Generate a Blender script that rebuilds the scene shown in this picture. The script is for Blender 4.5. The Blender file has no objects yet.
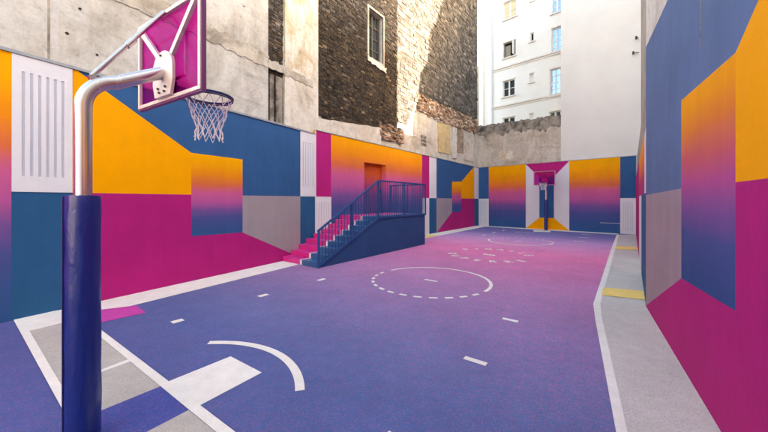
import bpy, bmesh, math, random
from mathutils import Vector, Matrix
random.seed(7)
R = math.radians
scene = bpy.context.scene

# ------------------------------------------------------------------ camera, sky, sun, exposure
F, CX, HY, H = 310.0, 384.0, 200.5, 1.92      # focal length, principal column, horizon row (768 px wide photo), eye height
cam = bpy.data.cameras.new("Camera")
cam_o = bpy.data.objects.new("Camera", cam)
scene.collection.objects.link(cam_o)
cam_o.location = (0, 0, H)
cam_o.rotation_euler = (R(90), 0, 0)
cam.sensor_width = 36.0
cam.lens = F / 768 * 36.0
cam.shift_y = -(216 - HY) / 768
cam.clip_end = 1000
cam.clip_start = 0.05
scene.camera = cam_o

SUN_EL = 14.0
SUN_H = Vector((0.9763, -0.2150))              # horizontal direction towards the sun
world = bpy.data.worlds.new("World")
scene.world = world
world.use_nodes = True
wn = world.node_tree
sky = wn.nodes.new("ShaderNodeTexSky")
sky.sky_type = 'NISHITA'
sky.sun_disc = False
sky.sun_elevation = R(SUN_EL)
sky.sun_rotation = math.atan2(SUN_H.x, SUN_H.y)
sky.air_density = 1.0
sky.dust_density = 4.0
sky.ozone_density = 1.0
bg = wn.nodes["Background"]
bg.inputs[1].default_value = 0.15
wn.links.new(sky.outputs[0], bg.inputs[0])

sun = bpy.data.lights.new("Sun", 'SUN')
sun.energy = 3.0
sun.angle = R(0.5)
sun.color = (1.0, 0.95, 0.88)
sun_o = bpy.data.objects.new("Sun", sun)
scene.collection.objects.link(sun_o)
sd = Vector((SUN_H.x * math.cos(R(SUN_EL)), SUN_H.y * math.cos(R(SUN_EL)), math.sin(R(SUN_EL))))
sun_o.rotation_euler = sd.to_track_quat('Z', 'Y').to_euler()
sun_o.location = (30, -20, 40)

vs = scene.view_settings
vs.view_transform = 'Standard'
vs.look = 'None'
vs.exposure = 3.45
vs.gamma = 1.0
vs.use_curve_mapping = False
vs.use_white_balance = True
vs.white_balance_temperature = 8150
vs.white_balance_tint = 10

# ------------------------------------------------------------------ helpers
COL = scene.collection

def lin(r, g, b):
    return tuple(((c / 255) / 12.92 if c / 255 <= 0.04045 else ((c / 255 + 0.055) / 1.055) ** 2.4) for c in (r, g, b)) + (1.0,)

def ground(px, py):
    y = F * H / (py - HY)
    return Vector(((px - CX) / F * y, y))

class Plane:
    """vertical plane; u runs from p0 along d, local -Y faces the court"""
    def __init__(self, p0, d, off=0.0):
        self.d = Vector(d).normalized()
        self.n = Vector((-self.d.y, self.d.x))
        self.p0 = Vector(p0) + self.n * off
        self.ang = math.atan2(self.d.y, self.d.x)
    def u(self, px):
        a = (px - CX) / F
        # p0 + u d = t (a,1)
        det = self.d.x * (-1) - self.d.y * (-a)
        return (-self.p0.x * -1 + self.p0.y * -a) / det
    def uz(self, px, py):
        u = self.u(px)
        t = self.p0.y + u * self.d.y
        return (u, H + (HY - py) * t / F)
    def at(self, u, off=0.0):
        return self.p0 + self.d * u + self.n * off
    def back(self, off):
        return Plane(self.p0, self.d, off)

def tag(o, label=None, cat=None, group=None, kind=None):
    if label: o['label'] = label
    if cat: o['category'] = cat
    if group: o['group'] = group
    if kind: o['kind'] = kind
    return o

def empty(name, loc, rz=0.0, **k):
    o = bpy.data.objects.new(name, None)
    o.location = loc; o.rotation_euler = (0, 0, rz)
    o.empty_display_size = 0.2
    COL.objects.link(o)
    return tag(o, **k)

def wall_empty(name, pl, **k):
    return empty(name, (pl.p0.x, pl.p0.y, 0), pl.ang, **k)

class MB:
    def __init__(self):
        self.v = []; self.f = []; self.m = []
    def face(self, pts, mi=0):
        b = len(self.v); self.v += [tuple(p) for p in pts]
        self.f.append(tuple(range(b, b + len(pts)))); self.m.append(mi)
    def box(self, x0, x1, y0, y1, z0, z1, mi=0):
        b = len(self.v)
        self.v += [(x, y, z) for z in (z0, z1) for y in (y0, y1) for x in (x0, x1)]
        for q in ((0, 2, 3, 1), (4, 5, 7, 6), (0, 1, 5, 4), (2, 6, 7, 3), (0, 4, 6, 2), (1, 3, 7, 5)):
            self.f.append(tuple(b + i for i in q)); self.m.append(mi)
        return self
    def prism(self, pts, y0, y1, mi=0):
        """pts (u,z); front at y0, back at y1"""
        a = sum(p[0] * q[1] - q[0] * p[1] for p, q in zip(pts, pts[1:] + pts[:1]))
        if a < 0: pts = pts[::-1]
        n = len(pts); b = len(self.v)
        self.v += [(u, y0, z) for u, z in pts] + [(u, y1, z) for u, z in pts]
        self.f.append(tuple(b + i for i in range(n))); self.m.append(mi)
        self.f.append(tuple(b + n + i for i in reversed(range(n)))); self.m.append(mi)
        for i in range(n):
            j = (i + 1) % n
            self.f.append((b + j, b + i, b + n + i, b + n + j)); self.m.append(mi)
        return self
    def sheet(self, pts, y, mi=0):
        a = sum(p[0] * q[1] - q[0] * p[1] for p, q in zip(pts, pts[1:] + pts[:1]))
        if a < 0: pts = pts[::-1]
        self.face([(u, y, z) for u, z in pts], mi); return self
    def floor(self, pts, z, mi=0):
        a = sum(p[0] * q[1] - q[0] * p[1] for p, q in zip(pts, pts[1:] + pts[:1]))
        if a < 0: pts = pts[::-1]
        self.face([(x, y, z) for x, y in pts], mi); return self
    def tube(self, path, r, seg=8, caps=True, mi=0):
        path = [Vector(p) for p in path]
        n = len(path); b = len(self.v)
        rr = r if isinstance(r, (list, tuple)) else [r] * n
        prev = None
        for i, p in enumerate(path):
            t = (path[min(i + 1, n - 1)] - path[max(i - 1, 0)]).normalized()
            if prev is None:
                a = Vector((0, 0, 1)) if abs(t.z) < 0.9 else Vector((1, 0, 0))
                nx = t.cross(a).normalized()
            else:
                nx = (prev - t * prev.dot(t)).normalized()
            prev = nx; ny = t.cross(nx)
            for k in range(seg):
                w = 2 * math.pi * k / seg
                self.v.append(tuple(p + (nx * math.cos(w) + ny * math.sin(w)) * rr[i]))
        for i in range(n - 1):
            for k in range(seg):
                k2 = (k + 1) % seg
                self.f.append((b + i * seg + k, b + i * seg + k2, b + (i + 1) * seg + k2, b + (i + 1) * seg + k)); self.m.append(mi)
        if caps:
            self.f.append(tuple(b + k for k in reversed(range(seg)))); self.m.append(mi)
            self.f.append(tuple(b + (n - 1) * seg + k for k in range(seg))); self.m.append(mi)
        return self
    def bar(self, p, q, w, h, mi=0):
        """square bar between two points"""
        p = Vector(p); q = Vector(q); t = (q - p).normalized()
        a = Vector((0, 0, 1)) if abs(t.z) < 0.95 else Vector((1, 0, 0))
        nx = t.cross(a).normalized(); ny = nx.cross(t)
        b = len(self.v)
        for e in (p, q):
            for sx, sy in ((-1, -1), (1, -1), (1, 1), (-1, 1)):
                self.v.append(tuple(e + nx * sx * w / 2 + ny * sy * h / 2))
        for q4 in ((3, 2, 1, 0), (4, 5, 6, 7), (0, 1, 5, 4), (1, 2, 6, 5), (2, 3, 7, 6), (3, 0, 4, 7)):
            self.f.append(tuple(b + i for i in q4)); self.m.append(mi)
        return self
    def build(self, name, mats, parent=None, smooth=False, bevel=0.0):
        me = bpy.data.meshes.new(name)
        me.from_pydata(self.v, [], self.f)
        if not isinstance(mats, (list, tuple)): mats = [mats]
        for m in mats: me.materials.append(m)
        me.polygons.foreach_set('material_index', self.m)
        if smooth: me.polygons.foreach_set('use_smooth', [True] * len(self.f))
        bm = bmesh.new(); bm.from_mesh(me)
        bmesh.ops.recalc_face_normals(bm, faces=bm.faces) if len(self.f) > 1 else None
        bm.to_mesh(me); bm.free()
        me.update()
        o = bpy.data.objects.new(name, me)
        COL.objects.link(o)
        if parent: o.parent = parent
        if bevel:
            md = o.modifiers.new('bevel', 'BEVEL'); md.width = bevel; md.segments = 2; md.limit_method = 'ANGLE'
        if smooth:
            md = o.modifiers.new('es', 'EDGE_SPLIT'); md.split_angle = R(40)
        return o

def slab(u0, u1, z0, z1, y0, y1, holes=(), mb=None):
    """wall slab with rectangular through holes (u0,u1,z0,z1)"""
    mb = mb or MB()
    us = sorted({u0, u1, *[h[0] for h in holes], *[h[1] for h in holes]})
    zs = sorted({z0, z1, *[h[2] for h in holes], *[h[3] for h in holes]})
    us = [u for u in us if u0 <= u <= u1]; zs = [z for z in zs if z0 <= z <= z1]
    inh = lambda u, z: any(h[0] < u < h[1] and h[2] < z < h[3] for h in holes)
    for a, b in zip(us, us[1:]):
        for c, d in zip(zs, zs[1:]):
            if inh((a + b) / 2, (c + d) / 2): continue
            mb.face([(a, y0, c), (b, y0, c), (b, y0, d), (a, y0, d)])
            mb.face([(a, y1, d), (b, y1, d), (b, y1, c), (a, y1, c)])
    def ring(a, b, c, d):
        mb.face([(a, y0, c), (a, y1, c), (b, y1, c), (b, y0, c)])
        mb.face([(a, y0, d), (b, y0, d), (b, y1, d), (a, y1, d)])
        mb.face([(a, y0, c), (a, y0, d), (a, y1, d), (a, y1, c)])
        mb.face([(b, y0, c), (b, y1, c), (b, y1, d), (b, y0, d)])
    ring(u0, u1, z0, z1)
    for h in holes: ring(max(h[0], u0), min(h[1], u1), max(h[2], z0), min(h[3], z1))
    return mb

# ------------------------------------------------------------------ materials
class NT:
    def __init__(self, name):
        self.mat = bpy.data.materials.new(name); self.mat.use_nodes = True
        self.t = self.mat.node_tree; self.b = self.t.nodes['Principled BSDF']
    def n(self, typ, **k):
        nd = self.t.nodes.new(typ)
        for a, b in k.items(): setattr(nd, a, b)
        return nd
    def set(self, sock, val):
        if hasattr(val, 'is_output') or isinstance(val, bpy.types.NodeSocket): self.t.links.new(val, sock)
        else: sock.default_value = val
    def coord(self, kind='Object'):
        return self.n('ShaderNodeTexCoord').outputs[kind]
    def mapping(self, vec, scale=(1, 1, 1), loc=(0, 0, 0), rot=(0, 0, 0)):
        m = self.n('ShaderNodeMapping'); self.set(m.inputs['Vector'], vec)
        m.inputs['Scale'].default_value = scale; m.inputs['Location'].default_value = loc; m.inputs['Rotation'].default_value = rot
        return m.outputs[0]
    def noise(self, vec, scale, detail=4, rough=0.55, dist=0.0):
        m = self.n('ShaderNodeTexNoise'); self.set(m.inputs['Vector'], vec)
        m.inputs['Scale'].default_value = scale; m.inputs['Detail'].default_value = detail
        m.inputs['Roughness'].default_value = rough; m.inputs['Distortion'].default_value = dist
        return m.outputs['Fac']
    def ramp(self, fac, stops, interp='LINEAR'):
        m = self.n('ShaderNodeValToRGB'); self.set(m.inputs[0], fac)
        cr = m.color_ramp; cr.interpolation = interp
        while len(cr.elements) < len(stops): cr.elements.new(0.5)
        for e, (p, c) in zip(cr.elements, stops):
            e.position = p
            e.color = c if isinstance(c, tuple) else (c, c, c, 1)
        return m.outputs[0]
    def mix(self, fac, a, b, mode='MIX'):
        m = self.n('ShaderNodeMix', data_type='RGBA', blend_type=mode)
        self.set(m.inputs[0], fac); self.set(m.inputs[6], a); self.set(m.inputs[7], b)
        return m.outputs[2]
    def math(self, op, a, b=0.0, clamp=False):
        m = self.n('ShaderNodeMath', operation=op, use_clamp=clamp)
        self.set(m.inputs[0], a); self.set(m.inputs[1], b)
        return m.outputs[0]
    def bump(self, h, strength=0.3, dist=0.02, normal=None):
        m = self.n('ShaderNodeBump'); self.set(m.inputs['Height'], h)
        m.inputs['Strength'].default_value = strength; m.inputs['Distance'].default_value = dist
        if normal is not None: self.set(m.inputs['Normal'], normal)
        return m.outputs[0]
    def out(self, col, rough=0.6, normal=None, **k):
        self.set(self.b.inputs['Base Color'], col); self.set(self.b.inputs['Roughness'], rough)
        if normal is not None: self.set(self.b.inputs['Normal'], normal)
        for a, v in k.items(): self.set(self.b.inputs[a.replace('_', ' ')], v)
        return self.mat
    def uvz(self):
        """(x, z, 0) of object space"""
        s = self.n('ShaderNodeSeparateXYZ'); self.set(s.inputs[0], self.coord())
        c = self.n('ShaderNodeCombineXYZ'); self.set(c.inputs[0], s.outputs[0]); self.set(c.inputs[1], s.outputs[2])
        return c.outputs[0], s.outputs

def paint_finish(t, col, wear=0.14):
    """roller-painted render on masonry: mottling, faint runs, orange-peel relief"""
    co = t.coord()
    big = t.ramp(t.noise(co, 0.9, 5, 0.6), [(0.3, 1 - wear), (0.7, 1 + wear * 0.35)])
    runs = t.ramp(t.noise(t.mapping(co, (2.2, 2.2, 0.35)), 2.0, 4, 0.65), [(0.35, 1 - wear * 0.55), (0.65, 1.0)])
    c = t.mix(1.0, col, big, 'MULTIPLY'); c = t.mix(1.0, c, runs, 'MULTIPLY')
    scuff = t.ramp(t.noise(co, 14, 6, 0.75), [(0.66, 0.0), (0.8, 1.0)])
    c = t.mix(t.math('MULTIPLY', scuff, 0.10), c, (0.55, 0.5, 0.48, 1))
    hgt = t.math('ADD', t.math('MULTIPLY', t.noise(co, 3.0, 5, 0.6), 1.0), t.math('MULTIPLY', t.noise(co, 90, 3, 0.6), 0.12))
    uv, _ = t.uvz()
    bk = t.n('ShaderNodeTexBrick'); t.set(bk.inputs['Vector'], uv); bk.inputs['Scale'].default_value = 1.0
    bk.inputs['Brick Width'].default_value = 0.5; bk.inputs['Row Height'].default_value = 0.2; bk.inputs['Mortar Size'].default_value = 0.012; bk.inputs['Mortar Smooth'].default_value = 1.0
    hgt = t.math('SUBTRACT', hgt, t.math('MULTIPLY', bk.outputs['Fac'], 0.03))
    return c, t.bump(hgt, 0.45, 0.025)

def paint(name, rgb, wear=0.14, rough=0.6):
    t = NT(name)
    c, nrm = paint_finish(t, lin(*rgb), wear)
    return t.out(c, rough + 0.15, nrm, Specular_IOR_Level=0.2)

GRAD = [(0.0, lin(40, 84, 136)), (0.12, lin(48, 82, 138)), (0.26, lin(74, 78, 140)), (0.36, lin(120, 80, 146)), (0.45, lin(184, 84, 148)), (0.56, lin(202, 90, 138)),
        (0.65, lin(218, 106, 66)), (0.76, lin(236, 136, 22)), (0.90, lin(245, 160, 4)), (1.0, lin(246, 164, 6))]
def gradient(name, z0, z1, stops=GRAD):
    t = NT(name)
    s = t.n('ShaderNodeSeparateXYZ'); t.set(s.inputs[0], t.coord())
    wob = t.math('MULTIPLY', t.math('SUBTRACT', t.noise(t.mapping(t.coord(), (0.35, 1, 1.5)), 2.0, 4), 0.5), 0.18)
    m = t.n('ShaderNodeMapRange'); t.set(m.inputs[0], t.math('ADD', s.outputs[2], wob))
    m.inputs[1].default_value = z0; m.inputs[2].default_value = z1
    c, nrm = paint_finish(t, t.ramp(m.outputs[0], stops), 0.10)
    return t.out(c, 0.75, nrm, Specular_IOR_Level=0.2)

M = {}
M['blue'] = paint('blue_mural_paint', (40, 88, 138))
M['blue_low'] = paint('lower_blue_mural_paint', (30, 88, 132))
M['orange'] = paint('orange_mural_paint', (246, 160, 2), 0.06)
M['magenta'] = paint('magenta_mural_paint', (182, 26, 116), 0.12)
M['grey'] = paint('grey_mural_paint', (160, 147, 152), 0.12)
M['white'] = paint('white_mural_paint', (220, 216, 220), 0.06)
M['slot'] = paint('slot_grey_paint', (200, 200, 210), 0.08)
M['pale'] = paint('pale_grey_mural_paint', (212, 206, 212), 0.06)
M['base_wall'] = paint('wall_render', (190, 182, 174), 0.2)
M['stair_blue'] = paint('stair_blue_paint', (36, 96, 146), 0.15, 0.5)
M['stair_pink'] = paint('stair_pink_paint', (212, 46, 138), 0.12, 0.5)
M['stair_white'] = paint('stair_white_paint', (226, 222, 222), 0.08, 0.5)
M['stair_navy'] = paint('stair_side_paint', (40, 76, 124), 0.12, 0.55)
for k_ in ('stair_blue', 'stair_pink', 'stair_white'):
    b_ = M[k_].node_tree.nodes['Principled BSDF']; b_.inputs['Roughness'].default_value = 0.38; b_.inputs['Specular IOR Level'].default_value = 0.6
M['rail_blue'] = paint('railing_paint', (40, 78, 132), 0.08, 0.4)

def rubber(name, col_fn, speck=0.35, duo=False):
    t = NT(name)
    co = t.coord()
    col = col_fn(t, co)
    gr = t.noise(co, 75, 4, 0.85)
    c = t.mix(1.0, col, t.ramp(gr, [(0.30, 1 - speck * 1.5), (0.5, 1.0), (0.70, 1 + speck * 1.5)]), 'MULTIPLY')
    c = t.mix(t.math('MULTIPLY', t.ramp(t.noise(co, 110, 2, 0.7), [(0.60, 0.0), (0.68, 1.0)]), 0.14), c, (0.5, 0.45, 0.5, 1))
    if duo:
        vo = t.n('ShaderNodeTexVoronoi'); t.set(vo.inputs['Vector'], co); vo.inputs['Scale'].default_value = 85
        sp_ = t.n('ShaderNodeSeparateColor'); t.set(sp_.inputs[0], vo.outputs['Color'])
        tint = t.ramp(sp_.outputs[0], [(0.0, (0.55, 1.05, 1.12, 1)), (0.35, (0.8, 1.0, 1.0, 1)), (0.65, (1.1, 0.92, 0.95, 1)), (1.0, (1.75, 1.05, 1.05, 1))])
        c = t.mix(1.0, c, tint, 'MULTIPLY')
    dirt = t.ramp(t.noise(co, 0.7, 6, 0.65), [(0.3, 0.84), (0.7, 1.04)])
    c = t.mix(1.0, c, dirt, 'MULTIPLY')
    wide = t.ramp(t.noise(t.mapping(co, (1, 1, 1)), 6, 5, 0.7), [(0.35, 0.93), (0.65, 1.03)])
    c = t.mix(1.0, c, wide, 'MULTIPLY')
    return t.out(c, 0.92, t.bump(gr, 0.5, 0.006), Specular_IOR_Level=0.15)

AX = Vector((0.595, 0.804))
def court_col(t, co):
    d = t.n('ShaderNodeVectorMath', operation='DOT_PRODUCT'); t.set(d.inputs[0], co); d.inputs[1].default_value = (AX.x, AX.y, 0)
    wob = t.math('MULTIPLY', t.math('SUBTRACT', t.noise(co, 0.8, 3), 0.5), 0.8)
    m = t.n('ShaderNodeMapRange'); t.set(m.inputs[0], t.math('ADD', d.outputs['Value'], wob))
    m.inputs[1].default_value = -2.0; m.inputs[2].default_value = 24.0
    P = lambda a: (a + 2) / 26
    return t.ramp(m.outputs[0], [(P(-2), lin(86, 88, 144)), (P(0.3), lin(86, 90, 146)), (P(2.2), lin(88, 98, 150)), (P(3.2), lin(106, 108, 156)), (P(4.6), lin(138, 116, 162)),
        (P(7.0), lin(176, 124, 168)), (P(9.4), lin(204, 122, 168)), (P(12.0), lin(226, 124, 172)), (P(14.2), lin(216, 142, 188)), (P(16.2), lin(190, 146, 196)), (P(19), lin(128, 118, 174)), (P(23), lin(90, 96, 156))])
M['court'] = rubber('court_rubber', court_col, 0.14, True)
M['line'] = rubber('line_rubber', lambda t, c: lin(234, 227, 220), 0.06)
M['bay_grit'] = rubber('bay_grey_rubber', lambda t, c: lin(184, 176, 170), 0.17)
M['grit'] = rubber('grey_grit_rubber', lambda t, c: lin(198, 190, 186), 0.2)
M['yellow'] = rubber('yellow_rubber', lambda t, c: lin(246, 208, 122), 0.08)
M['pink_floor'] = rubber('pink_rubber', lambda t, c: lin(196, 70, 160), 0.2)
M['blue_floor'] = rubber('blue_rubber', lambda t, c: lin(76, 84, 152), 0.14, True)

def old_concrete(name, pale, mid, dark, tan, s=1.0, tan_amt=0.5):
    t = NT(name); co = t.coord()
    n1 = t.noise(co, 0.55 * s, 9, 0.62, 0.6)
    c = t.ramp(n1, [(0.30, lin(*dark)), (0.43, lin(*mid)), (0.54, lin(*pale)), (0.8, lin(*pale))])
    st = t.ramp(t.noise(t.mapping(co, (1.6, 1.6, 0.25)), 1.8 * s, 6, 0.7), [(0.5, 0.0), (0.72, 1.0)])
    c = t.mix(t.math('MULTIPLY', st, tan_amt), c, lin(*tan))
    band = t.ramp(t.noise(t.mapping(co, (0.25, 0.25, 2.0)), 1.5 * s, 6, 0.7), [(0.54, 0.0), (0.7, 1.0)])
    c = t.mix(t.math('MULTIPLY', band, 0.45), c, lin(*dark))
    fine = t.math('ADD', t.math('MULTIPLY', t.noise(co, 4.5, 4, 0.7), 0.5), t.math('MULTIPLY', t.noise(co, 17, 8, 0.78), 0.5))
    c = t.mix(1.0, c, t.ramp(fine, [(0.33, 0.55), (0.45, 0.92), (0.55, 1.04), (0.7, 1.12)]), 'MULTIPLY')
    pit = t.ramp(t.noise(co, 5.5, 3, 0.5), [(0.24, 1.0), (0.29, 0.0)])
    c = t.mix(t.math('MULTIPLY', pit, 0.6), c, lin(80, 72, 64))
    v = t.n('ShaderNodeTexVoronoi', feature='DISTANCE_TO_EDGE')
    dv = t.n('ShaderNodeVectorMath', operation='ADD'); t.set(dv.inputs[0], co)
    nz = t.n('ShaderNodeTexNoise'); t.set(nz.inputs['Vector'], co); nz.inputs['Scale'].default_value = 1.6; nz.inputs['Detail'].default_value = 6
    t.set(dv.inputs[1], nz.outputs['Color'])
    t.set(v.inputs['Vector'], dv.outputs[0]); v.inputs['Scale'].default_value = 0.32
    cr = t.ramp(v.outputs['Distance'], [(0.0, 1.0), (0.007, 0.0)])
    c = t.mix(t.math('MULTIPLY', cr, 0.0), c, lin(96, 86, 76))
    h = t.math('ADD', t.math('MULTIPLY', n1, 1.2), t.math('SUBTRACT', t.math('MULTIPLY', fine, 0.7), t.math('MULTIPLY', t.math('ADD', pit, 0.0), 0.5)))
    return t.out(c, 0.9, t.bump(h, 0.7, 0.05))
M['concrete'] = old_concrete('old_concrete', (200, 194, 187), (178, 170, 160), (134, 126, 116), (166, 148, 128), 1.3, 0.45)
M['plaster'] = old_concrete('old_plaster', (216, 206, 194), (200, 188, 172), (164, 150, 134), (184, 158, 124), 1.4, 0.6)
M['plaster_low'] = old_concrete('patched_plaster', (204, 196, 186), (188, 178, 166), (158, 146, 132), (196, 172, 130), 1.6, 0.5)
M['tan_streak'] = old_concrete('streaked_plaster', (218, 208, 194), (196, 176, 148), (164, 140, 108), (176, 148, 108), 2.2, 0.75)
M['ledge'] = old_concrete('stained_ledge', (190, 180, 166), (164, 152, 138), (108, 98, 88), (150, 128, 104), 1.8, 0.5)
M['stain_top'] = old_concrete('blackened_coping', (150, 138, 126), (106, 97, 88), (66, 60, 54), (132, 114, 96), 4.0, 0.4)
M['rear_stone'] = old_concrete('rear_wall_render', (198, 186, 174), (182, 168, 154), (150, 136, 122), (160, 126, 92), 1.3, 0.55)
M['ochre'] = old_concrete('ochre_infill', (206, 180, 132), (198, 168, 118), (176, 148, 104), (186, 160, 120), 1.5, 0.3)
M['side_concrete'] = old_concrete('raw_side_concrete', (176, 164, 148), (160, 148, 132), (132, 120, 106), (150, 134, 112), 1.5, 0.4)

def brick(name, c1, c2, mortar, bw, bh, soot, soot_z, speck, bump=0.9):
    t = NT(name)
    uv, s = t.uvz()
    dist = t.n('ShaderNodeVectorMath', operation='ADD')
    nz = t.n('ShaderNodeTexNoise'); t.set(nz.inputs['Vector'], uv); nz.inputs['Scale'].default_value = 3.5; nz.inputs['Detail'].default_value = 4
    sc = t.n('ShaderNodeVectorMath', operation='SCALE'); t.set(sc.inputs[0], nz.outputs['Color']); sc.inputs['Scale'].default_value = 0.06
    t.set(dist.inputs[0], uv); t.set(dist.inputs[1], sc.outputs[0])
    b = t.n('ShaderNodeTexBrick'); t.set(b.inputs['Vector'], dist.outputs[0])
    b.inputs['Scale'].default_value = 1.0; b.inputs['Brick Width'].default_value = bw; b.inputs['Row Height'].default_value = bh
    b.inputs['Mortar Size'].default_value = bh * 0.11; b.inputs['Mortar Smooth'].default_value = 0.35; b.inputs['Bias'].default_value = 0.0
    b.inputs['Color1'].default_value = lin(*c1); b.inputs['Color2'].default_value = lin(*c2); b.inputs['Mortar'].default_value = lin(*mortar)
    c = b.outputs['Color']
    fine = t.math('ADD', t.math('MULTIPLY', t.noise(uv, 7.5, 3, 0.7), 0.55), t.math('MULTIPLY', t.noise(uv, 24, 6, 0.8), 0.45))
    c = t.mix(1.0, c, t.ramp(fine, [(0.34, 0.30), (0.48, 0.85), (0.56, 1.25), (0.68, 2.3)]), 'MULTIPLY')
    blot = t.ramp(t.noise(uv, 0.7, 7, 0.7, 0.8), [(0.38, 0.55), (0.62, 1.25)])
    c = t.mix(1.0, c, blot, 'MULTIPLY')
    mr = t.n('ShaderNodeMapRange'); t.set(mr.inputs[0], t.math('ADD', s[2], t.math('MULTIPLY', t.noise(uv, 0.8, 5), 3.0)))
    mr.inputs[1].default_value = soot_z; mr.inputs[2].default_value = soot_z + 1.6
    c = t.mix(t.math('MULTIPLY', mr.outputs[0], 0.7), c, t.mix(1.0, c, lin(*soot), 'SCREEN'))
    sp = t.ramp(t.noise(uv, 9.0, 2, 0.5), [(0.69, 0.0), (0.73, 1.0)])
    c = t.mix(t.math('MULTIPLY', sp, speck), c, lin(176, 150, 118))
    h = t.math('ADD', t.math('MULTIPLY', b.outputs['Fac'], -1.0), t.math('MULTIPLY', fine, 1.1))
    return t.out(c, 0.9, t.bump(h, bump, 0.035))
M['brick'] = brick('dark_brown_brick', (78, 64, 54), (56, 47, 40), (96, 86, 76), 0.25, 0.085, (84, 80, 78), 9.2, 0.5)
M['brick_far'] = brick('sooty_stone_block', (112, 105, 99), (86, 81, 76), (138, 131, 125), 0.36, 0.15, (50, 48, 48), 12.0, 0.3, 1.0)
M['brick_ruin'] = brick('broken_brick_edge', (176, 142, 116), (150, 126, 106), (198, 186, 170), 0.25, 0.09, (60, 50, 40), 30, 0.6, 1.0)

def simple(name, rgb, rough=0.5, metal=0.0, mott=0.06, sc=4.0, **k):
    t = NT(name); co = t.coord()
    c = t.mix(1.0, lin(*rgb), t.ramp(t.noise(co, sc, 6, 0.65), [(0.3, 1 - mott), (0.7, 1 + mott)]), 'MULTIPLY')
    return t.out(c, rough, t.bump(t.noise(co, 40, 4), 0.08, 0.01), Metallic=metal, **k)
M['facade'] = simple('white_facade_render', (234, 229, 224), 0.85, 0, 0.05, 0.5)
M['facade_trim'] = simple('facade_moulding', (224, 214, 206), 0.8, 0, 0.08)
M['blank'] = simple('pale_party_wall_render', (212, 206, 202), 0.9, 0, 0.05, 0.6)
M['cream'] = simple('cream_quoin', (240, 228, 214), 0.85, 0, 0.05, 1.0)
M['frame_white'] = simple('white_window_frame', (226, 222, 216), 0.5)
M['frame_old'] = simple('weathered_window_frame', (150, 140, 128), 0.7, 0, 0.2)
M['frame_dark'] = simple('grimy_window_frame', (86, 80, 74), 0.8, 0, 0.2)
M['dark_room'] = simple('dark_room', (52, 44, 38), 0.9, 0, 0.2)
M['curtain'] = simple('yellow_curtain', (214, 196, 158), 0.9, 0, 0.12)
M['pipe'] = simple('zinc_downpipe', (196, 196, 200), 0.5)
M['mortar_dark'] = simple('sooty_mortar', (74, 66, 58), 0.95, 0, 0.3, 3)
M['mortar_pale'] = simple('grey_mortar', (150, 142, 134), 0.95, 0, 0.25, 3)
M['coping'] = simple('grey_metal_coping', (150, 152, 158), 0.45, 0.3, 0.1)
M['iron'] = simple('rusty_iron', (72, 60, 54), 0.7, 0.4, 0.2)
M['navy_vinyl_seam'] = simple('vinyl_seam', (36, 34, 96), 0.5)
M['rim'] = simple('navy_rim_enamel', (28, 38, 96), 0.35, 0.1, 0.05)
M['net'] = simple('white_net_cord', (228, 222, 222), 0.8)
M['bolt'] = simple('bolt_steel', (96, 88, 86), 0.4, 0.8)
M['asphalt'] = simple('asphalt', (70, 70, 72), 0.9, 0, 0.15)
M['frame_alu'] = simple('painted_board_frame', (216, 200, 192), 0.4, 0.15, 0.05)
M['frame_side'] = simple('purple_edge_trim', (120, 48, 110), 0.4, 0.0, 0.05)
t = NT('window_glass'); M['glass'] = t.out((0.035, 0.045, 0.055, 1), 0.06, t.bump(t.noise(t.coord(), 1.2, 2), 0.03, 0.02), Specular_IOR_Level=1.0)
t = NT('sky_mirroring_glass'); M['glass_sky'] = t.out((0.22, 0.32, 0.5, 1), 0.04, t.bump(t.noise(t.coord(), 1.5, 2), 0.02, 0.02), Metallic=0.9)
t = NT('galvanised_steel')
cs = t.coord()
M['steel'] = t.out(t.mix(1.0, lin(206, 200, 198), t.ramp(t.noise(t.mapping(cs, (1, 1, 0.2)), 6, 4, 0.6), [(0.3, 0.95), (0.7, 1.02)]), 'MULTIPLY'),
                   t.ramp(t.noise(cs, 3, 3), [(0.3, 0.22), (0.7, 0.28)]), None, Metallic=0.95)
t = NT('navy_vinyl')
cs = t.coord()
w = t.noise(t.mapping(cs, (7, 7, 4)), 2.0, 3, 0.5, 1.0)
M['vinyl'] = t.out(lin(10, 36, 116), 0.34, t.bump(w, 0.30, 0.02), Coat_Weight=0.1)
t = NT('magenta_acrylic')
tr = t.n('ShaderNodeBsdfTransparent'); tr.inputs[0].default_value = lin(236, 118, 212)
t.out(lin(196, 16, 150), 0.2, Specular_IOR_Level=0.3)
mx = t.n('ShaderNodeMixShader'); mx.inputs[0].default_value = 0.11
t.t.links.new(tr.outputs[0], mx.inputs[1]); t.t.links.new(t.b.outputs[0], mx.inputs[2])
t.t.links.new(mx.outputs[0], t.t.nodes['Material Output'].inputs[0])
M['acrylic'] = t.mat

# ------------------------------------------------------------------ plan of the site
BEND = ground(315, 254.0)
NL = Plane(ground(13.5, 320.3), BEND - ground(13.5, 320.3))          # near left wall
FAR_L = ground(478.7, 225.4)
FL = Plane(BEND, FAR_L - BEND)                                        # far left wall
FAR_R = ground(636.0, 234.6)
FW = Plane(FAR_L, FAR_R - FAR_L)                                      # far wall
RB = ground(646.2, 306.5)                                             # where the right wall bends
FR = Plane(FAR_R, RB - FAR_R)                                         # far right wall
NR = Plane(RB, ground(721.5, 432) - RB)                               # near right wall
ZN, ZF, ZM = 4.28, 4.44, 2.06                                         # mural heights, mid line

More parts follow.
